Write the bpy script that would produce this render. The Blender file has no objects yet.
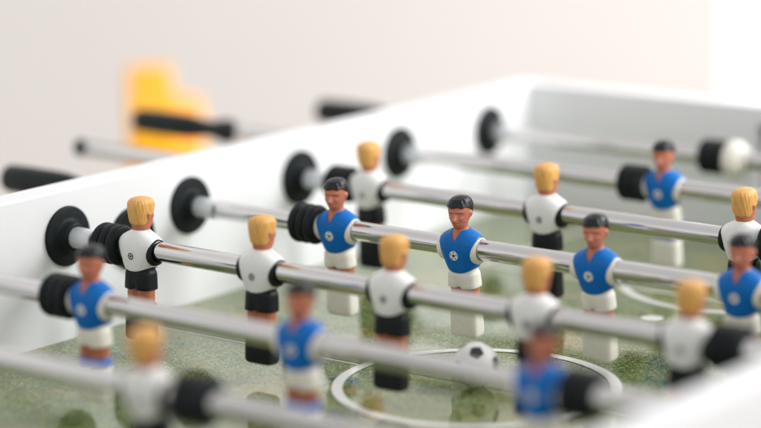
import bpy, bmesh, math, random
from mathutils import Vector, Matrix
random.seed(7)
S = bpy.context.scene
C = S.collection
PI = math.pi
def mm(v): return v * 0.001

# ------------------------------------------------------------------ materials
def new_mat(name):
    m = bpy.data.materials.new(name); m.use_nodes = True
    nt = m.node_tree; b = nt.nodes['Principled BSDF']
    return m, nt, b
def N(nt, t, **kw):
    n = nt.nodes.new(t)
    for k, v in kw.items():
        if k in n.inputs: n.inputs[k].default_value = v
        else: setattr(n, k, v)
    return n
def noise(nt, co, scale, detail=3, rough=.55):
    n = N(nt, 'ShaderNodeTexNoise'); n.inputs['Scale'].default_value = scale
    n.inputs['Detail'].default_value = detail; n.inputs['Roughness'].default_value = rough
    nt.links.new(co, n.inputs['Vector']); return n.outputs['Fac']
def ramp(nt, fac, stops):
    r = N(nt, 'ShaderNodeValToRGB'); cr = r.color_ramp
    while len(cr.elements) < len(stops): cr.elements.new(.5)
    for e, (p, c) in zip(cr.elements, stops):
        e.position = p; e.color = (*c, 1) if len(c) == 3 else c
    nt.links.new(fac, r.inputs['Fac']); return r.outputs['Color']
def mixc(nt, fac, a, b, mode='MIX'):
    n = N(nt, 'ShaderNodeMix'); n.data_type = 'RGBA'; n.blend_type = mode
    for k, v in ((0, fac), (6, a), (7, b)):
        if hasattr(v, 'is_linked'): nt.links.new(v, n.inputs[k])
        elif k == 0: n.inputs[k].default_value = v
        else: n.inputs[k].default_value = (*v, 1)
    return n.outputs[2]
def plastic(name, col, rough=.4, var=.12, vscale=260, bump=.15, bscale=900, spec=.5, sss=0):
    """moulded, hand-painted plastic: slight mottling in colour and gloss, fine surface grain"""
    m, nt, b = new_mat(name)
    co = N(nt, 'ShaderNodeTexCoord').outputs['Object']
    lo = tuple(max(0, c * (1 - var)) for c in col); hi = tuple(min(1, c * (1 + var)) for c in col)
    nt.links.new(ramp(nt, noise(nt, co, vscale, 4), [(.3, lo), (.7, hi)]), b.inputs['Base Color'])
    rr = ramp(nt, noise(nt, co, vscale * .6, 3), [(.3, (rough - .07,) * 3), (.7, (rough + .09,) * 3)])
    nt.links.new(rr, b.inputs['Roughness'])
    b.inputs['Specular IOR Level'].default_value = spec
    if bump:
        bp = N(nt, 'ShaderNodeBump'); bp.inputs['Strength'].default_value = bump; bp.inputs['Distance'].default_value = .0004
        nt.links.new(noise(nt, co, bscale, 3), bp.inputs['Height']); nt.links.new(bp.outputs['Normal'], b.inputs['Normal'])
    if sss:
        b.inputs['Subsurface Weight'].default_value = sss
        b.inputs['Subsurface Radius'].default_value = (1, .5, .35); b.inputs['Subsurface Scale'].default_value = .002
    return m

M_BLUE = plastic('blue_shirt_plastic', (.001, .138, .48), .42, .08, spec=.22)
M_SHIRTW = plastic('white_shirt_plastic', (.80, .80, .79), .45, .03)
M_CREAM = plastic('cream_plastic', (.80, .77, .69), .42, .04)
M_BLACK = plastic('black_plastic', (.010, .013, .0145), .38, .25, spec=.2)
M_HAIRK = plastic('black_hair_plastic', (.008, .009, .011), .28, .25, spec=.3)
M_RUBBER = plastic('black_rubber', (.010, .0135, .015), .5, .3, bump=.25, spec=.17)
M_HANDLE = plastic('handle_plastic', (.010, .014, .015), .34, .2, spec=.2)
M_SKIN = plastic('skin_plastic', (.46, .152, .082), .42, .10, sss=.1)
M_BROWN = plastic('leg_skin_plastic', (.50, .155, .085), .42, .10)
M_SOCK = plastic('blue_sock_plastic', (.01, .11, .5), .42, .1)
M_BADGEW = plastic('badge_white', (.82, .82, .80), .4, .03, bump=0)
M_BADGEK = plastic('badge_dark', (.03, .035, .04), .4, .1, bump=0)
M_TABLE = plastic('white_laminate', (.80, .81, .825), .38, .012, 14, .04, 500)
M_YEL = plastic('yellow_upholstery', (.95, .44, .003), .75, .06, 30, .3, 400)
M_ORA = plastic('orange_upholstery', (.95, .48, .10), .75, .06, 30, .3, 400)
M_LEGM = plastic('grey_metal_paint', (.35, .36, .37), .35, .05)
M_FRAME = plastic('window_frame_paint', (.84, .84, .85), .4, .02)
M_DARKBLUE = plastic('window_catch_plastic', (.05, .07, .12), .4, .1)

# blond hair: streaks running down the strands
M_HAIRY, nt, b = new_mat('blond_hair_plastic')
co = N(nt, 'ShaderNodeTexCoord').outputs['Object']
mp = N(nt, 'ShaderNodeMapping'); mp.inputs['Scale'].default_value = (1, 1, .16); nt.links.new(co, mp.inputs['Vector'])
st = noise(nt, mp.outputs['Vector'], 900, 3, .6)
nt.links.new(ramp(nt, st, [(.22, (.58, .28, .06)), (.55, (.73, .385, .105)), (.82, (.83, .52, .20))]), b.inputs['Base Color'])
b.inputs['Roughness'].default_value = .4
bp = N(nt, 'ShaderNodeBump'); bp.inputs['Strength'].default_value = .35; bp.inputs['Distance'].default_value = .0005
nt.links.new(st, bp.inputs['Height']); nt.links.new(bp.outputs['Normal'], b.inputs['Normal'])

# polished steel
M_STEEL, nt, b = new_mat('polished_steel')
co = N(nt, 'ShaderNodeTexCoord').outputs['Object']
mp = N(nt, 'ShaderNodeMapping'); mp.inputs['Scale'].default_value = (.05, 1, 1); nt.links.new(co, mp.inputs['Vector'])
b.inputs['Metallic'].default_value = 1; b.inputs['Base Color'].default_value = (.63, .62, .62, 1)
nt.links.new(ramp(nt, noise(nt, mp.outputs['Vector'], 700, 3), [(.3, (.07,) * 3), (.75, (.15,) * 3)]), b.inputs['Roughness'])
bp = N(nt, 'ShaderNodeBump'); bp.inputs['Strength'].default_value = .03; bp.inputs['Distance'].default_value = .0003
nt.links.new(noise(nt, co, 45, 2), bp.inputs['Height']); nt.links.new(bp.outputs['Normal'], b.inputs['Normal'])

# printed grass under a glossy film
M_PITCH, nt, b = new_mat('printed_grass')
co = N(nt, 'ShaderNodeTexCoord').outputs['Object']
fine = noise(nt, co, 640, 2, .75)
mid = noise(nt, co, 70, 5, .7)
big = noise(nt, co, 11, 5, .62)
g1 = ramp(nt, fine, [(.38, (.034, .064, .017)), (.5, (.125, .172, .056)), (.62, (.35, .40, .19))])
g2 = ramp(nt, fine, [(.36, (.12, .11, .026)), (.5, (.25, .215, .065)), (.64, (.42, .37, .15))])
pm = ramp(nt, big, [(.47, (0, 0, 0)), (.66, (1, 1, 1))])
base = mixc(nt, pm, g1, g2)
dk = ramp(nt, mid, [(.36, (.68, .75, .64)), (.58, (1.08, 1.08, 1.08))])
nt.links.new(mixc(nt, 1.0, base, dk, 'MULTIPLY'), b.inputs['Base Color'])
b.inputs['Roughness'].default_value = .06; b.inputs['IOR'].default_value = 1.62

M_LINE, nt, b = new_mat('white_print')
co = N(nt, 'ShaderNodeTexCoord').outputs['Object']
nt.links.new(ramp(nt, noise(nt, co, 300, 4), [(.3, (.70, .72, .68)), (.7, (.82, .83, .80))]), b.inputs['Base Color'])
b.inputs['Roughness'].default_value = .06
M_SEAM = plastic('dark_seam_print', (.03, .045, .025), .2, .2, bump=0)
M_GOAL = plastic('goal_lining', (.012, .014, .015), .6, .2)
M_BALLW = plastic('ball_white', (.78, .775, .76), .36, .025, 120)
M_BALLK = plastic('ball_black', (.016, .017, .018), .4, .2)

M_WALL, nt, b = new_mat('painted_plaster')
co = N(nt, 'ShaderNodeTexCoord').outputs['Object']
nt.links.new(ramp(nt, noise(nt, co, 1.3, 4), [(.3, (.85, .82, .80)), (.7, (.875, .85, .83))]), b.inputs['Base Color'])
b.inputs['Roughness'].default_value = .85
bp = N(nt, 'ShaderNodeBump'); bp.inputs['Strength'].default_value = .2; bp.inputs['Distance'].default_value = .001
nt.links.new(noise(nt, co, 120, 4), bp.inputs['Height']); nt.links.new(bp.outputs['Normal'], b.inputs['Normal'])
M_FLOOR = plastic('floor_boards', (.58, .53, .48), .5, .15, 4, .1, 40)
M_PANE, nt, b = new_mat('daylit_pane')
b.inputs['Base Color'].default_value = (.9, .95, 1, 1); b.inputs['Roughness'].default_value = .1
b.inputs['Emission Color'].default_value = (.97, .98, 1, 1); b.inputs['Emission Strength'].default_value = 1.3

# ------------------------------------------------------------------ helpers
def obj(name, bm, mat, parent=None, smooth=True, bevel=0, loc=None):
    me = bpy.data.meshes.new(name)
    bmesh.ops.recalc_face_normals(bm, faces=bm.faces)
    bm.to_mesh(me); bm.free()
    for m in (mat if isinstance(mat, (list, tuple)) else [mat]): me.materials.append(m)
    for p in me.polygons: p.use_smooth = smooth
    o = bpy.data.objects.new(name, me); C.objects.link(o)
    if parent: o.parent = parent
    if loc: o.location = loc
    if bevel:
        md = o.modifiers.new('Bevel', 'BEVEL'); md.width = bevel; md.segments = 3; md.limit_method = 'ANGLE'
        md.harden_normals = False
    return o
def tag(o, label=None, cat=None, group=None, kind=None):
    if label: o['label'] = label
    if cat: o['category'] = cat
    if group: o['group'] = group
    if kind: o['kind'] = kind
    return o
def empty(name, loc=(0, 0, 0)):
    o = bpy.data.objects.new(name, None); C.objects.link(o); o.location = loc; o.empty_display_size = .02; return o
def box(bm, x0, x1, y0, y1, z0, z1):
    vs = [bm.verts.new((x, y, z)) for x in (x0, x1) for y in (y0, y1) for z in (z0, z1)]
    for f in ((0, 1, 3, 2), (4, 6, 7, 5), (0, 4, 5, 1), (2, 3, 7, 6), (0, 2, 6, 4), (1, 5, 7, 3)):
        bm.faces.new([vs[i] for i in f])
    return bm
def lathe_x(bm, prof, n=48, y=0, z=0):
    """closed profile [(x, r), ...] turned about the X axis"""
    rings = []
    for x, r in prof:
        if r < 1e-7: rings.append([bm.verts.new((x, y, z))])
        else: rings.append([bm.verts.new((x, y + r * math.cos(2 * PI * i / n), z + r * math.sin(2 * PI * i / n))) for i in range(n)])
    for a, b_ in zip(rings, rings[1:]):
        for i in range(n):
            j = (i + 1) % n
            if len(a) == 1 and len(b_) == 1: continue
            if len(a) == 1: bm.faces.new((a[0], b_[i], b_[j]))
            elif len(b_) == 1: bm.faces.new((a[i], b_[0], a[j]))
            else: bm.faces.new((a[i], b_[i], b_[j], a[j]))
    return bm
def sring(z, rx, ry, cy=0, p=2.0, n=56, cx=0):
    """superellipse ring, starts at the front (-Y)"""
    out = []
    for i in range(n):
        t = 2 * PI * i / n - PI / 2
        c, s = math.cos(t), math.sin(t)
        out.append((cx + rx * math.copysign(abs(c) ** (2 / p), c), cy + ry * math.copysign(abs(s) ** (2 / p), s), z))
    return out
def loft(bm, rings, cap0=True, cap1=True, k=.001):
    R = [[bm.verts.new((x * k, y * k, z * k)) for x, y, z in r] for r in rings]
    n = len(R[0])
    for a, b_ in zip(R, R[1:]):
        for i in range(n):
            j = (i + 1) % n
            bm.faces.new((a[i], a[j], b_[j], b_[i]))
    if cap0: bm.faces.new(R[0][::-1])
    if cap1: bm.faces.new(R[-1])
    return bm
def interp(tab, z):
    if z <= tab[0][0]: return tab[0][1:]
    for a, b_ in zip(tab, tab[1:]):
        if z <= b_[0]:
            t = (z - a[0]) / (b_[0] - a[0]); t = t * t * (3 - 2 * t) * .35 + t * .65
            return tuple(u + (v - u) * t for u, v in zip(a[1:], b_[1:]))
    return tab[-1][1:]
def G(x, w): return math.exp(-(x / w) ** 2)

# ------------------------------------------------------------------ the player figures (mm, facing -Y, rod axis = origin)
#            z    rx    ry    cy    p
HEAD_BLUE = [(9, 6.2, 6.3, .8, 2.1), (12.5, 5.6, 6.2, .5, 2.1), (14.8, 5.2, 7.0, -.7, 2.1), (17.5, 5.7, 8.6, -1.4, 2.1), (21, 7.0, 9.9, -1.1, 2.2),
             (26, 8.1, 10.2, -.4, 2.4), (31, 8.6, 10.5, -.1, 2.5), (35, 8.6, 10.5, .1, 2.5), (38.3, 7.7, 9.6, .4, 2.3), (40.8, 5.6, 7.2, .7, 2.2), (42, 2.4, 3.2, .9, 2)]
HEAD_WHITE = [(9, 6.3, 6.4, .6, 2.2), (13, 6.6, 6.9, .2, 2.3), (16, 7.2, 8.0, -.4, 2.4), (20, 7.8, 8.9, -.5, 2.5), (27, 8.3, 9.8, -.3, 2.6),
              (33, 8.6, 10.2, 0, 2.6), (37, 8.5, 10.2, .1, 2.5), (39.6, 7.6, 9.2, .1, 2.4), (41.2, 5.8, 7.0, .1, 2.3), (42.2, 2.6, 3.4, .1, 2)]
TORSO = [(-20, 12.2, 9.6, 0, 2.7), (-17, 13.3, 10.6, 0, 2.8), (-12, 14.8, 11.4, 0, 2.9), (-5, 16.7, 12.2, 0, 3.0), (1, 18.4, 12.4, 0, 3.0), (5, 19.4, 12.0, .1, 2.8),
         (8, 18.9, 11.3, .2, 2.5), (10.5, 16.8, 10.5, .3, 2.3), (13, 12.4, 9.3, .4, 2.1), (14.6, 8.8, 8.1, .3, 2.1), (15.6, 7.2, 7.4, .2, 2.1)]
def head_pts(tab, z, n, grow=0, face=True, turn=0):
    rx, ry, cy, p = interp(tab, z)
    r = []
    for (x, y, zz) in sring(z, rx + grow, ry + grow, cy, p, n):
        if face:
            fr = 1 if y < cy else 0
            d = 0
            nw = 1.25 + .75 * max(0, min(1, (28 - z) / 5))
            d -= 3.4 * G(x, nw) * G(z - 23.6, 2.2) * fr           # nose
            d -= 2.3 * G(x, 1.25) * G(z - 27.4, 2.8) * fr         # nose bridge
            d -= 1.3 * G(z - 31.0, 1.0) * (G(x - 3.3, 2.6) + G(x + 3.3, 2.6)) * fr   # brow
            d += 2.3 * (G(x - 3.6, 1.9) + G(x + 3.6, 1.9)) * G(z - 28.3, 1.5) * fr   # eye sockets
            d -= 1.3 * (G(x - 3.5, 1.2) + G(x + 3.5, 1.2)) * G(z - 28.1, .75) * fr   # eyelids
            d += 1.3 * G(x, 2.8) * G(z - 19.8, .6) * fr           # mouth
            d -= .9 * G(x, 2.3) * G(z - 20.9, .8) * fr            # upper lip
            d -= 1.0 * G(x, 2.3) * G(z - 18.6, .8) * fr           # lower lip
            d += .7 * G(x, 3.0) * G(z - 17.2, .6) * fr
            d -= 1.1 * G(x, 2.5) * G(z - 15.6, 1.2) * fr          # chin
            d -= 1.0 * (G(x - 4.8, 1.8) + G(x + 4.8, 1.8)) * G(z - 24.6, 1.8) * fr  # cheekbones
            d += .7 * (G(x - 4.2, 1.4) + G(x + 4.2, 1.4)) * G(z - 20.8, 1.6) * fr   # hollow cheeks
            y += d
            e = 2.2 * G(y - cy - 1.5, 1.9) * (G(z - 27.5, 2.2) + .6 * G(z - 24.4, 1.7))    # ears
            x += math.copysign(e, x) if abs(x) > 4.5 else 0
            if turn:                                              # head turned a little to its left
                a = math.radians(turn) * max(0, min(1, (z - 12) / 5)); x, y = x * math.cos(a) - y * math.sin(a), x * math.sin(a) + y * math.cos(a)
        r.append((x, y, zmap(zz)))
    return r
def zmap(z): return 41.0 - (42 - z) * .85
def body_mesh(tab, turn=0, n=96):
    """one continuous skin: legs, trunk, neck and head"""
    rings = []
    z = -47.0
    while z < -28:
        rings.append(leg_ring(z, 12.2, 7.3, n)); z += 1.5
    z = -28.0
    for z, rx, ry in ((-27, 11, 7.5), (-22, 10, 7)): rings.append(sring(z, rx, ry, 0, 2.6, n))
    for z in (-18, -14, -8, -2, 2, 5, 7, 8.2, 9.3, 10.3, 11.4, 12.5, 13.6, 14.6, 15.4):
        rx, ry, cy, p = interp(TORSO, z)
        k = max(0, min(1, (z + 9) / 5)); rx = 9.6 + (rx - .8 - 9.6) * k; ry = 7.2 + (ry - .55 - 7.2) * k   # slim below the chest, under the clothes
        rings.append(sring(z, rx, ry, cy, p, n))
    z = 12.6
    while z < 42: rings.append(head_pts(tab, z, n, turn=turn)); z += .4
    rings.append(head_pts(tab, 42, n, turn=turn))
    return loft(bmesh.new(), rings)
def leg_ring(z, rx, ry, n):
    r = []
    for (x, y, zz) in sring(z, rx, ry, 0, 2.7, n):
        y *= 1 - .42 * G(x, 1.5)                                  # groove between the two legs
        r.append((x, y, zz))
    return r
def shirt_mesh(vneck, hem, n=72):
    bm = bmesh.new(); rows = []
    zs = [hem, hem + .25, hem + .9, hem + 2] + [z for z in (-14, -12, -10, -8, -6, -4, -2, -.5, 1, 2, 3, 4, 5, 6, 7, 8, 9, 10, 11, 12, 12.8, 13.5, 14.2, 14.8, 15.4, 15.8)]
    for i, z in enumerate(zs):
        rx, ry, cy, p = interp(TORSO, z)
        if i == 0: rx, ry = rx - .6, ry - .6
        if i == len(zs) - 1: rx, ry = rx - .6, ry - .6
        w = max(0.0, (z - vneck) * .5) if vneck is not None else 0.0
        ratio = min(.9, w / rx)
        a0 = math.asin(min(1, ratio ** (p / 2)))                   # the V opens at the front
        row = []
        for k in range(n + 1):
            t = -PI / 2 + a0 + (2 * PI - 2 * a0) * k / n
            cc, ss = math.cos(t), math.sin(t)
            x = rx * math.copysign(abs(cc) ** (2 / p), cc); y = cy + ry * math.copysign(abs(ss) ** (2 / p), ss)
            y += .18 * math.sin(x * 1.3 + z * .5) * G(z + 14, 6)   # soft folds near the hem
            lift = 3.2 * (x / 12) ** 2 * max(0, min(1, (-3 - z) / 14))   # rounded hem
            row.append(bm.verts.new((mm(x), mm(y), mm(z + lift))))
        rows.append(row)
    for a, b_ in zip(rows, rows[1:]):
        for k in range(n): bm.faces.new((a[k], a[k + 1], b_[k + 1], b_[k]))
    bmesh.ops.remove_doubles(bm, verts=bm.verts, dist=1e-6)
    return bm
def sleeve_mesh(s, grow=0):
    bm = bmesh.new(); n = 40; rings = []
    #        x     ry    rz   zc
    for x, ry, rz, zc in ((10.5, 9.0, 10.0, -1.6), (13.5, 9.6, 10.6, -1.4), (16.4, 9.9, 10.9, -1.2), (18.2, 9.7, 10.4, -.9), (19.1, 9.2, 9.6, -.6), (19.3, 8.6, 8.9, -.3), (18.6, 8.15, 8.2, 0), (11, 8.1, 8.1, 0)):
        rings.append([(s * x, (ry + grow) * math.cos(2 * PI * i / n), zc + (rz + grow) * math.sin(2 * PI * i / n)) for i in range(n)])
    return loft(bm, rings, True, True)
def shorts_mesh(hem, n=56):
    rings = []
    for z, rx, ry, p in ((-8, 11, 8.6, 2.6), (hem + 2, 11.6, 9.0, 2.6), (hem + .1, 11.7, 9.1, 2.7), (hem - .8, 12.6, 9.5, 2.8), (hem - 3, 12.9, 9.6, 3), (-29, 13.4, 9.6, 3.1), (-31.6, 13.6, 9.5, 3.1), (-32.2, 13.3, 9.2, 3.1), (-32.3, 12.4, 8.0, 3)):
        r = []
        for (x, y, zz) in sring(z, rx, ry, 0, p, n):
            g = G(x, 1.1) * max(0, min(1, (-24 - z) / 6)); y *= 1 - .2 * g
            r.append((x, y, zz + (1.0 * G(x, 2.0) if z < -30 else 0)))
        rings.append(r)
    return loft(bmesh.new(), rings)
def sock_mesh(n=56):
    rings = []
    for z, g in ((-41, .1), (-41.3, .7), (-46, .7), (-48.5, .7)): rings.append(leg_ring(z, 12.2 + g, 7.3 + g, n))
    return loft(bmesh.new(), rings)
def boot_mesh(z1, n=56):
    rings = []
    for z, rx, ry, cy, p in ((z1, 12.0, 7.2, 0, 3), (z1 - .6, 12.9, 8.1, 0, 3.2), (-54, 13.0, 7.9, -.2, 4), (-64, 13.0, 7.7, -.5, 5), (-70.5, 13.0, 7.6, -.7, 5.5), (-72.6, 12.6, 7.2, -.7, 5), (-73.7, 11.6, 6.2, -.7, 4.5), (-74, 10.2, 5.0, -.7, 4)):
        rings.append(sring(z, rx, ry, cy, p, n))
    return loft(bmesh.new(), rings)
def hair_mesh(tab, edge, grow, top, n=72, rows=26, ripple=.25):
    bm = bmesh.new(); R = []
    for j in range(rows + 1):
        row = []
        for i in range(n):
            a = 2 * PI * i / n                                     # 0 = front
            ze = edge(a)
            t = j / rows
            z = ze + (top - ze) * (1 - (1 - t) ** 1.5)
            g = grow * min(1, .25 + j * .42)
            x, y, _ = head_pts(tab, min(z, tab[-1][0]), n, 0, False)[i]
            rx, ry, cy, p = interp(tab, min(z, tab[-1][0]))
            L = math.hypot(x, y - cy) or 1
            rp = ripple * math.sin(a * 17 + z * .35 + 2 * math.sin(a * 3)) * min(1, j / 3) * (1 if t < .9 else .3)
            f = (L + g + rp) / L
            row.append((x * f, cy + (y - cy) * f, zmap(z) + (.9 * t if t > .5 else 0)))
        R.append(row)
    inner = []                                                     # turned-under lower edge
    for i in range(n):
        x, y, z = R[0][i]; inner.append((x * .9, y * .9, z + .2))
    return loft(bm, [inner] + R)
def badge_mesh(bm, r, yfun, zc, side, mi_w=0, mi_k=1, dark=False):
    """small round emblem: a football drawn as a disc with a ring, a centre pentagon and spokes"""
    k = .001
    def pt(x, z, off): return bm.verts.new((x * k, side * (yfun(x, z) + off) * k, z * k))
    def poly(pts, off, mi):
        top = [pt(x, z, off) for x, z in pts]; bot = [pt(x, z, off - .6) for x, z in pts]
        f = bm.faces.new(top); f.material_index = mi
        for i in range(len(pts)):
            j = (i + 1) % len(pts); q = bm.faces.new((top[i], top[j], bot[j], bot[i])); q.material_index = mi
    circ = lambda rr, n=28, a=0: [(rr * math.cos(2 * PI * i / n + a), zc + rr * math.sin(2 * PI * i / n + a)) for i in range(n)]
    if not dark: poly(circ(r), .35, mi_w)
    # rim
    n = 28; a, b_ = circ(r * (1.0 if dark else .97), n), circ(r * .80, n)
    if dark:
        for i in range(n):
            j = (i + 1) % n; poly([a[i], a[j], b_[j], b_[i]], .3, mi_k)
    poly(circ(r * .36, 5, PI / 2), .5, mi_k)
    for q in range(5):
        an = PI / 2 + q * 2 * PI / 5
        cx, cz = r * .80 * math.cos(an), r * .80 * math.sin(an)
        poly([(cx + r * .25 * math.cos(an + d), zc + cz + r * .25 * math.sin(an + d)) for d in (PI * .5, PI * .85, PI * 1.15, PI * 1.5)], .46, mi_k)
    return bm
def torso_y(x, z):
    rx, ry, cy, p = interp(TORSO, z)
    return ry * (1 - min(.98, abs(x) / rx) ** p) ** (1 / p) - cy

def edge_blue(a):
    c = math.cos(a)                                                # 1 front, -1 back
    e = 24.0 + 10.6 / (1 + math.exp(-(c + .12) * 5.5)) + .8 * G(c - .05, .2)
    return e + .5 * math.sin(a * 7)
def edge_white(a):
    c = math.cos(a)
    return 17.5 + 17 / (1 + math.exp(-(c - .30) * 10)) + 7.5 * G(c - .02, .22) + .35 * math.sin(a * 9)

def make_player(kind):
    blue = kind != 'white'
    tab = HEAD_BLUE if blue else HEAD_WHITE
    body = obj('player_figure', body_mesh(tab, 11 if blue else 0), M_SKIN)
    obj('shirt', shirt_mesh(6.5 if blue else 13.2, -19.4 if blue else -17.2), M_BLUE if kind == 'blue' else M_SHIRTW, body)
    for s in (-1, 1): obj('sleeve', sleeve_mesh(s), M_CREAM if blue else M_BLACK, body)
    obj('shorts', shorts_mesh(-19.4 if blue else -17.2), M_CREAM if blue else M_BLACK, body)
    if blue: obj('sock', sock_mesh(), M_SOCK if kind == 'blue' else M_CREAM, body)
    obj('boot', boot_mesh(-47 if blue else -43), M_CREAM if blue else M_BLACK, body)
    if blue: obj('hair', hair_mesh(tab, edge_blue, .85, 42, ripple=.34), M_HAIRK, body).rotation_euler = (0, 0, math.radians(11))
    else: obj('hair', hair_mesh(tab, edge_white, .9, 42.2, ripple=.22), M_HAIRY, body)
    if blue: obj('badge', badge_mesh(bmesh.new(), 3.9, torso_y, -4.0, -1), [M_BADGEW, M_BADGEK], body, smooth=False)
    else:
        for sd in (1, -1): obj('badge', badge_mesh(bmesh.new(), 2.8, torso_y, -4.6, sd, dark=True), [M_BADGEW, M_BADGEK], body, smooth=False)
    return body
def copy_part(o, parent):
    c = o.copy(); C.objects.link(c); c.parent = parent
    for ch in list(o.children):
        d = ch.copy(); C.objects.link(d); d.parent = c
    return c

def bumper_mesh():
    pr = [(-12, 8.1)]
    for c in (-8, 0, 8):
        for q in range(0, 13):
            a = PI * q / 12
            pr.append((c - 3.95 * math.cos(a), 12.4 + 4.2 * math.sin(a) ** .62))
    pr += [(12, 8.1)]
    return lathe_x(bmesh.new(), [(mm(x), mm(r)) for x, r in pr], 56)
def handle_mesh():
    # from the free end (x=0) towards the table
    pr = [(0, 0), (0, 8), (.6, 10.4), (2.2, 12.2), (5, 12.9), (30, 13.2), (62, 13.0), (74, 12.4), (86, 10.4), (97, 8.9), (106, 9.4), (114, 11.2), (122, 12.4), (127, 12.2), (129, 10.5), (129, 8.2)]
    return lathe_x(bmesh.new(), [(mm(x), mm(r)) for x, r in pr], 48)

PLAYER = {k: make_player(k) for k in ('blue', 'white')}
used = {k: False for k in PLAYER}
proto = {}
def put(name, mk, mat, parent, x, flip=False):
    if name not in proto:
        o = obj(name, mk(), mat, parent); proto[name] = o
    else:
        o = proto[name].copy(); C.objects.link(o); o.parent = parent
    o.location = (x, 0, 0)
    o.rotation_euler = (0, 0, PI if flip else 0)
    return o

D = .15
def rod(k, kind, tilt, players, bumpers, x0, x1, handle, label):
    root = empty('player_rod', (0, (k - 3.5) * D, 0))
    root.rotation_euler = (math.radians(tilt), 0, 0)
    tag(root, label, 'player rod', 'player rods lying across the table')
    bm = lathe_x(bmesh.new(), [(x0, 0), (x0, .0072), (x0 + .0008, .008), (x1 - .0008, .008), (x1, .0072), (x1, 0)], 48)
    r = obj('rod', bm, M_STEEL, root)
    for x in players:
        p0 = PLAYER[kind]
        if not used[kind]: p = p0; p.parent = root; used[kind] = True
        else: p = copy_part(p0, root)
        p.location = (x, 0, 0)
        p.rotation_euler = (math.radians(random.uniform(-1.6, 1.6)), 0, math.radians(random.uniform(-1, 1)) + (PI if kind == 'white' else 0))
    for x in bumpers: put('bumper', bumper_mesh, M_RUBBER, root, x)
    if handle == 'left':
        put('handle', handle_mesh, M_HANDLE, root, x0 - .004)
        put('end_cap', cap_mesh, M_HANDLE, root, x1, True)
    else:
        put('handle', handle_mesh, M_HANDLE, root, x1 + .004, True)
        put('end_cap', cap_mesh, M_HANDLE, root, x0)
    return root
def cap_mesh():
    pr = [(-2, 0), (-2, 6.5), (-1.4, 8.0), (-.3, 8.6), (6, 8.6), (7, 8.3), (7, 8.1)]
    return lathe_x(bmesh.new(), [(mm(x), mm(r)) for x, r in pr], 40)

s5 = .1263
rod(1, 'white', 3, [.3690], [.4100, .045], -.20, .93, 'right', 'blurred steel rod in the foreground with one blond white-shirted player left of its bumper')
rod(2, 'blue', 0, [.1745, .3712, .5680], [.1445, .5990], -.242, .765, 'left', 'steel rod with three blurred blue-shirted players in front of the ball')
rod(3, 'white', -4, [.0828 + i * s5 for i in range(4)] + [.5865], [.0522, .6190], -.217, .975, 'right', 'steel rod with five blond white-shirted players seen from behind, between two bumpers')
rod(4, 'blue', 4, [.1643 + i * s5 for i in range(4)] + [.6650], [.1335, .6960], -.219, .80, 'left', 'steel rod with a row of black-haired blue-shirted players, passing just behind the ball')
rod(5, 'white', 1.5, [.0814, .2709, .4604], [.0505, .4910], -.278, .91, 'right', 'steel rod with three widely spaced blond white-shirted players, behind the blue-shirted row')
rod(6, 'blue', 7, [.2960, .5560], [.2655, .5865], -.3365, .76, 'left', 'steel rod near the far end with a single blue-shirted player in view')
gk = rod(7, 'blue', 4, [.3560], [.2600, .3865], -.2135, .80, 'left', 'rearmost steel rod with a thick white stop ring beside its black bumper')
obj('stop_ring', lathe_x(bmesh.new(), [(mm(x), mm(r)) for x, r in ((-8.5, 8.1), (-8.5, 14), (-7.6, 16.4), (-5, 17.7), (-1.5, 18.1), (2, 17.8), (5.5, 16.2), (8, 13.6), (9.5, 11.2), (13, 10.4), (13.6, 9.4), (13.6, 8.1))], 56), M_CREAM, gk, loc=(.2835, 0, 0))

# ------------------------------------------------------------------ the table
W, YE, ZT, ZP, TH = .714, .597, .0385, -.0869, .028
table = empty('football_table', (W / 2, 0, -.9))
tag(table, 'white table football table with a glossy printed grass pitch and raised white side walls', 'football table')
def tpart(name, bm, mat, parent=table, **kw):
    o = obj(name, bm, mat, parent, **kw)
    if parent is table: o.matrix_parent_inverse = Matrix.Translation((-W / 2, 0, .9))
    return o
RODY = [(k - 3.5) * D for k in range(0, 8)]
def side_wall(xa, xb):
    return box(bmesh.new(), xa, xb, -YE - TH, YE + TH, -.25, ZT)
def end_wall(ya, yb):
    """wall with the goal opening cut out of it"""
    bm = bmesh.new(); g = .093; zt = .021
    box(bm, .0004, W / 2 - g, ya, yb, -.25, ZT - .0006); box(bm, W / 2 + g, W - .0004, ya, yb, -.25, ZT - .0006)
    box(bm, W / 2 - g, W / 2 + g, ya, yb, zt, ZT - .0006); box(bm, W / 2 - g, W / 2 + g, ya, yb, -.25, ZP - .004)
    bmesh.ops.remove_doubles(bm, verts=bm.verts, dist=1e-6)
    return bm
tpart('side_wall', side_wall(-TH, 0), M_TABLE, smooth=False, bevel=.0016)
tpart('side_wall', side_wall(W, W + TH), M_TABLE, smooth=False, bevel=.0016)
tpart('end_wall', end_wall(YE, YE + TH), M_TABLE, smooth=False)
tpart('end_wall', end_wall(-YE - TH, -YE), M_TABLE, smooth=False)
for sg in (1, -1):
    bm = bmesh.new(); y0, y1 = sorted((sg * (YE + TH), sg * (YE + TH + .11)))
    # open box behind the goal mouth
    g = .099; t = .006
    box(bm, W / 2 - g, W / 2 - g + t, y0, y1, -.16, .026); box(bm, W / 2 + g - t, W / 2 + g, y0, y1, -.16, .026)
    box(bm, W / 2 - g, W / 2 + g, *( (y1, y1 + t) if sg > 0 else (y0 - t, y0)), -.16, .026)
    box(bm, W / 2 - g, W / 2 + g, y0, y1, .026, .032); box(bm, W / 2 - g, W / 2 + g, y0, y1, -.166, -.16)
    tpart('goal_box', bm, M_GOAL, smooth=False)
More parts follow.
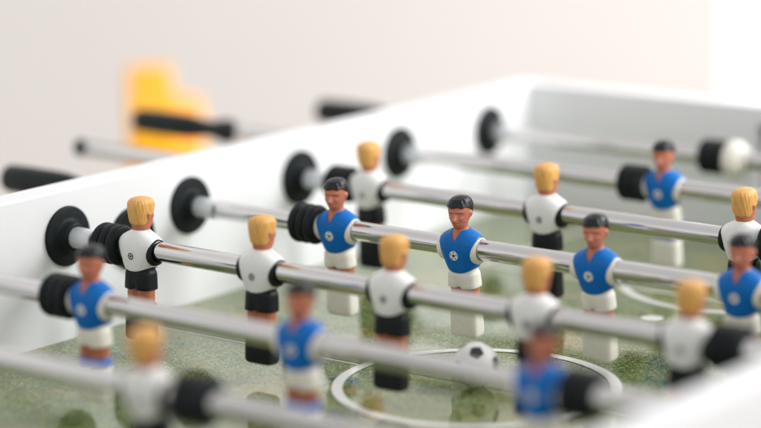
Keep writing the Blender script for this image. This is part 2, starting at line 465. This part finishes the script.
for x in (.02, W - .08):
    for y in (-YE + .02, YE - .08):
        tpart('leg', box(bmesh.new(), x, x + .06, y, y + .06, -.9, -.2505), M_TABLE, smooth=False, bevel=.003)

pitch = tpart('playing_field', box(bmesh.new(), .0002, W - .0002, -YE + .0002, YE - .0002, ZP - .012, ZP), M_PITCH, smooth=False)
zm = ZP + .0003
def strip(x0, x1, y0, y1, z): return box(bmesh.new(), x0, x1, y0, y1, z - .0002, z)
def arc(cx, cy, r, w, a0, a1, z, n=160):
    bm = bmesh.new(); prev = None
    for i in range(n + 1):
        a = a0 + (a1 - a0) * i / n
        q = [bm.verts.new((cx + rr * math.cos(a), cy + rr * math.sin(a), zz)) for rr, zz in ((r - w / 2, z), (r + w / 2, z), (r + w / 2, z - .0002), (r - w / 2, z - .0002))]
        if prev:
            for k in range(4): bm.faces.new((prev[k], prev[(k + 1) % 4], q[(k + 1) % 4], q[k]))
        prev = q
    return bm
def mark(name, bm, mat=M_LINE):
    o = obj(name, bm, mat, pitch, smooth=False); return o
RC = .1065; xc = .357
mark('halfway_line', strip(.001, xc - RC - .006, -.0042, -.0012, zm))
mark('halfway_line', strip(xc + RC + .006, W - .001, -.0042, -.0012, zm))
mark('panel_seam', strip(.001, W - .001, .0000, .0013, zm), M_SEAM)
mark('centre_circle', arc(xc, 0, RC, .0085, 0, 2 * PI, zm + .0003))
for sg in (1, -1):
    a = math.asin((.405 - .340) / .1045)
    lo, hi = (-PI + a, -a) if sg > 0 else (a, PI - a)
    mark('penalty_arc', arc(xc, sg * .405, .1045, .0085, lo, hi, zm))
    y0, y1 = sorted((sg * .3375, sg * .3415)); mark('penalty_line', strip(.12, W - .12, y0, y1, zm + .0003))
    for xx in (.12, W - .124):
        ya, yb = sorted((sg * .3417, sg * (YE - .001))); mark('penalty_line', strip(xx, xx + .004, ya, yb, zm + .0003))
    bm = bmesh.new()
    vs = [bm.verts.new((xc + .0095 * math.cos(t * PI / 20), sg * .2555 + .0095 * math.sin(t * PI / 20), zz)) for zz in (zm, zm - .0002) for t in range(40)]
    bm.faces.new(vs[:40])
    for i in range(40): bm.faces.new((vs[i], vs[(i + 1) % 40], vs[40 + (i + 1) % 40], vs[40 + i]))
    mark('penalty_spot', bm)

# bearings: flanged rubber bushes where every rod enters the wall
def bearing_mesh(s):
    pr = [(0.05, 25), (1.6, 25), (2.5, 24.6), (2.9, 23.6), (2.9, 16.5), (3.3, 14.2), (4.6, 12.8), (7, 12.1), (9.4, 11.7), (10.4, 11.1), (10.7, 10.3), (10.5, 8.3), (6, 8.2)]
    return lathe_x(bmesh.new(), [(s * mm(x), mm(r)) for x, r in pr], 64)
def rod_gleam_mesh(s):
    return lathe_x(bmesh.new(), [(s * mm(x), mm(r)) for x, r in ((9, 8.05), (9, 8.9), (27, 8.7), (31.4, 8.6), (32.0, 8.4), (32.0, 8.05))], 40)
M_ROD_GLEAM = plastic('painted_rod_gleam', (.70, .73, .76), .35, .03)  # pale sleeve on the rod, painted bright for the steel's reflection
first = {}
for s, xw in ((1, 0.0), (-1, W)):
    for k, y in enumerate(RODY):
        if k == 0: continue
        if s not in first:
            o = tpart('bearing', bearing_mesh(s), M_RUBBER); first[s] = o
        else:
            o = first[s].copy(); C.objects.link(o)
        o.location = (xw, y, 0)
        if ('rod_gleam', s) not in first:
            q = obj('rod_gleam', rod_gleam_mesh(s), M_ROD_GLEAM, o); first[('rod_gleam', s)] = q
        else:
            q = first[('rod_gleam', s)].copy(); C.objects.link(q); q.parent = o
def cup_mesh(s):
    pr = [(.05, 26.5), (2.2, 26.5), (3.4, 25.6), (3.6, 24.2), (2.4, 22), (.4, 20.6), (.1, 20), (.1, 0)]
    return lathe_x(bmesh.new(), [(s * mm(x), mm(r)) for x, r in pr], 64)
for s, xw in ((1, 0.0), (-1, W)):
    o = tpart('ball_entry', cup_mesh(s), M_RUBBER); o.location = (xw, .001, -.0155)

# ------------------------------------------------------------------ ball on the centre spot
def ball():
    R = .0176
    me_pent = []
    # pentagon directions: icosahedron vertices aligned so one faces up-front as in the photograph
    ico = bmesh.new(); bmesh.ops.create_icosphere(ico, subdivisions=1, radius=1)
    verts = [v.co.normalized() for v in ico.verts]; ico.free()
    yw, pt = .6577, -.207
    fwd = Vector((-math.sin(yw) * math.cos(pt), math.cos(yw) * math.cos(pt), math.sin(pt)))
    rt = fwd.cross(Vector((0, 0, 1))).normalized(); up = rt.cross(fwd)
    A = (up * .60 - fwd * .80).normalized()
    B = (rt * .93 - up * .06 - fwd * .30).normalized()
    B = (B - A * B.dot(A)).normalized()
    v0 = verts[0]; nb = min(verts[1:], key=lambda v: abs(v.angle(v0) - 1.107))
    b0 = (nb - v0 * nb.dot(v0)).normalized()
    M1 = Matrix((v0, b0, v0.cross(b0))).transposed(); M2 = Matrix((A, B, A.cross(B))).transposed()
    Q = M2 @ M1.transposed()
    dirs = [Q @ v for v in verts]
    bm = bmesh.new(); bmesh.ops.create_icosphere(bm, subdivisions=5, radius=R)
    root = obj('ball', bm, M_BALLW)
    pb = bmesh.new()
    for d_ in dirs:
        near = sorted((v for v in dirs if v is not d_), key=lambda v: v.angle(d_))[:5]
        c = pb.verts.new(d_ * (R + .00012))
        ring = []
        t0 = (near[0] - d_ * near[0].dot(d_)).normalized(); t1 = d_.cross(t0)
        n = 25; half = .345
        rows = []
        for q in range(1, 5):
            row = []
            for i in range(n):
                a = 2 * PI * i / n
                # regular pentagon outline, corners pointing at the neighbours, a little rounded
                m_ = (a + PI / 5) % (2 * PI / 5) - PI / 5
                rad = math.cos(PI / 5) / math.cos(PI / 5 - abs(m_)) * half
                rad = min(rad, half * .95) * q / 4
                d2 = (d_ * math.cos(rad) + (t0 * math.cos(a) + t1 * math.sin(a)) * math.sin(rad))
                row.append(pb.verts.new(d2 * (R + .00012)))
            rows.append(row)
        for i in range(n): pb.faces.new((c, rows[0][i], rows[0][(i + 1) % n]))
        for ra, rb in zip(rows, rows[1:]):
            for i in range(n): pb.faces.new((ra[i], rb[i], rb[(i + 1) % n], ra[(i + 1) % n]))
    obj('pentagon_patch', pb, M_BALLK, root)
    root.location = (xc + .0012, -.0024, ZP + R + .0003)
    tag(root, 'small white ball with black pentagons on the centre spot of the pitch', 'ball')
ball()

# ------------------------------------------------------------------ yellow chair behind the table
ch = empty('chair', (-.771, .855, -.9))
ch.rotation_euler = (0, 0, math.radians(43.5))
tag(ch, 'out of focus yellow armchair standing beyond the table in front of the pale wall', 'chair')
obj('backrest', box(bmesh.new(), -.030, .031, -.21, .18, .44, .838), M_YEL, ch, smooth=False, bevel=.008)
obj('side_panel', box(bmesh.new(), -.066, .042, -.235, -.2105, .25, .757), M_YEL, ch, smooth=False, bevel=.008)
obj('armrest', box(bmesh.new(), .0315, .072, .05, .18, .44, .795), M_ORA, ch, smooth=False, bevel=.01)
obj('armrest', box(bmesh.new(), .043, .42, -.234, -.19, .60, .68), M_ORA, ch, smooth=False, bevel=.01)
obj('seat', box(bmesh.new(), .0735, .42, -.188, .129, .36, .438), M_YEL, ch, smooth=False, bevel=.015)
for x in (-.03, .37):
    for y in (-.18, .18):
        obj('leg', lathe_x(bmesh.new(), [(0, 0), (0, .012), (.36, .015), (.36, 0)], 16), M_LEGM, ch, loc=(x, y, 0)).rotation_euler = (0, -PI / 2, 0)

# ------------------------------------------------------------------ background
YW = 2.75; XA, XB = -.99, -.36; ZA, ZB = -.55, 1.1
bm = bmesh.new()
box(bm, -5.5, XA, YW, YW + .15, -.9, 1.9); box(bm, XB, 2.6, YW, YW + .15, -.9, 1.9)
box(bm, XA, XB, YW, YW + .15, -.9, ZA); box(bm, XA, XB, YW, YW + .15, ZB, 1.9)
bmesh.ops.remove_doubles(bm, verts=bm.verts, dist=1e-6)
tag(obj('wall', bm, M_WALL, smooth=False), kind='structure')
win = empty('window', (XA, YW, ZA))
tag(win, 'bright blurred window strip at the right edge of the pale background wall', 'window')
dy = .05
obj('pane', box(bmesh.new(), .001, XB - XA - .001, dy + .03, dy + .036, .001, ZB - ZA - .001), M_PANE, win, smooth=False)
bm = bmesh.new(); h = ZB - ZA
for a, b_ in ((.066, .125), (XB - XA - .05, XB - XA - .0015)): box(bm, a, b_, dy, dy + .028, .05, h - .05)
box(bm, .0015, XB - XA - .0015, dy, dy + .028, .0015, .05); box(bm, .0015, XB - XA - .0015, dy, dy + .028, h - .05, h - .0015)
obj('frame', bm, M_FRAME, win, smooth=False)
obj('catch', box(bmesh.new(),   .060, .090, dy - .02, dy - .0005, .225, .292), M_DARKBLUE, win, smooth=False, bevel=.004)
bm = bmesh.new(); box(bm, -6, 4, -3, 6, -.95, -.9)
tag(obj('floor', bm, M_FLOOR, smooth=False), kind='structure')

# ------------------------------------------------------------------ light
w = bpy.data.worlds.new('World'); S.world = w; w.use_nodes = True
wn = w.node_tree; bg = wn.nodes['Background']
wc = N(wn, 'ShaderNodeTexCoord').outputs['Generated']
sx = N(wn, 'ShaderNodeSeparateXYZ'); wn.links.new(wc, sx.inputs[0])
mr = N(wn, 'ShaderNodeMapRange'); wn.links.new(sx.outputs['Z'], mr.inputs['Value']); mr.inputs['From Min'].default_value = -1; mr.inputs['From Max'].default_value = 1
# a bright white room: walls brighter than the ceiling
wn.links.new(ramp(wn, mr.outputs['Result'], [(0, (.95, .92, .90)), (.5, (1.0, .985, .97)), (.62, (1.0, .985, .97)), (.85, (.70, .69, .685)), (1, (.66, .65, .65))]), bg.inputs['Color'])
# ... and the window side (+Y) brighter than the side behind the camera
m2 = N(wn, 'ShaderNodeMapRange'); wn.links.new(sx.outputs['Y'], m2.inputs['Value'])
for k_, v_ in (('From Min', -1), ('From Max', 1), ('To Min', .86), ('To Max', 1.25)): m2.inputs[k_].default_value = v_
wn.links.new(m2.outputs['Result'], bg.inputs['Strength'])
def area(name, loc, target, size, power, col=(1, 1, 1)):
    l = bpy.data.lights.new(name, 'AREA'); l.energy = power; l.size = size; l.shape = 'SQUARE'; l.color = col
    o = bpy.data.objects.new(name, l); C.objects.link(o); o.location = loc
    o.rotation_euler = (Vector(target) - Vector(loc)).to_track_quat('-Z', 'Y').to_euler(); return o
area('daylight_lamp', (1.9, 2.5, 1.9), (.3, .1, 0), 1.5, 98, (.98, .99, 1))
area('wall_fill_lamp', (2.6, .75, .9), (-2.6, 2.75, -.1), 1.1, 25, (1, .995, .99)).data.spread = math.radians(84)  # added fill lamp that brightens the background wall

# ------------------------------------------------------------------ camera
cam = bpy.data.cameras.new('camera'); co_ = bpy.data.objects.new('camera', cam); C.objects.link(co_)
f, yw, pt, rl = 2469.06, .6577, -.2070, -.0124
fw = Vector((-math.sin(yw) * math.cos(pt), math.cos(yw) * math.cos(pt), math.sin(pt)))
r = fw.cross(Vector((0, 0, 1))).normalized(); u = r.cross(fw)
r2 = r * math.cos(rl) + u * math.sin(rl); u2 = -r * math.sin(rl) + u * math.cos(rl)
co_.matrix_world = Matrix.Translation((1.4095, -1.4797, .4295)) @ Matrix((r2, u2, -fw)).transposed().to_4x4()
cam.sensor_width = 36; cam.lens = f / 761 * 36
cam.clip_start = .05; cam.clip_end = 60
cam.dof.use_dof = True; cam.dof.focus_distance = 1.965; cam.dof.aperture_fstop = 1.95
S.camera = co_
S.view_settings.view_transform = 'Standard'; S.view_settings.look = 'None'
S.view_settings.exposure = .17; S.view_settings.gamma = 1
S.render.engine = 'CYCLES'
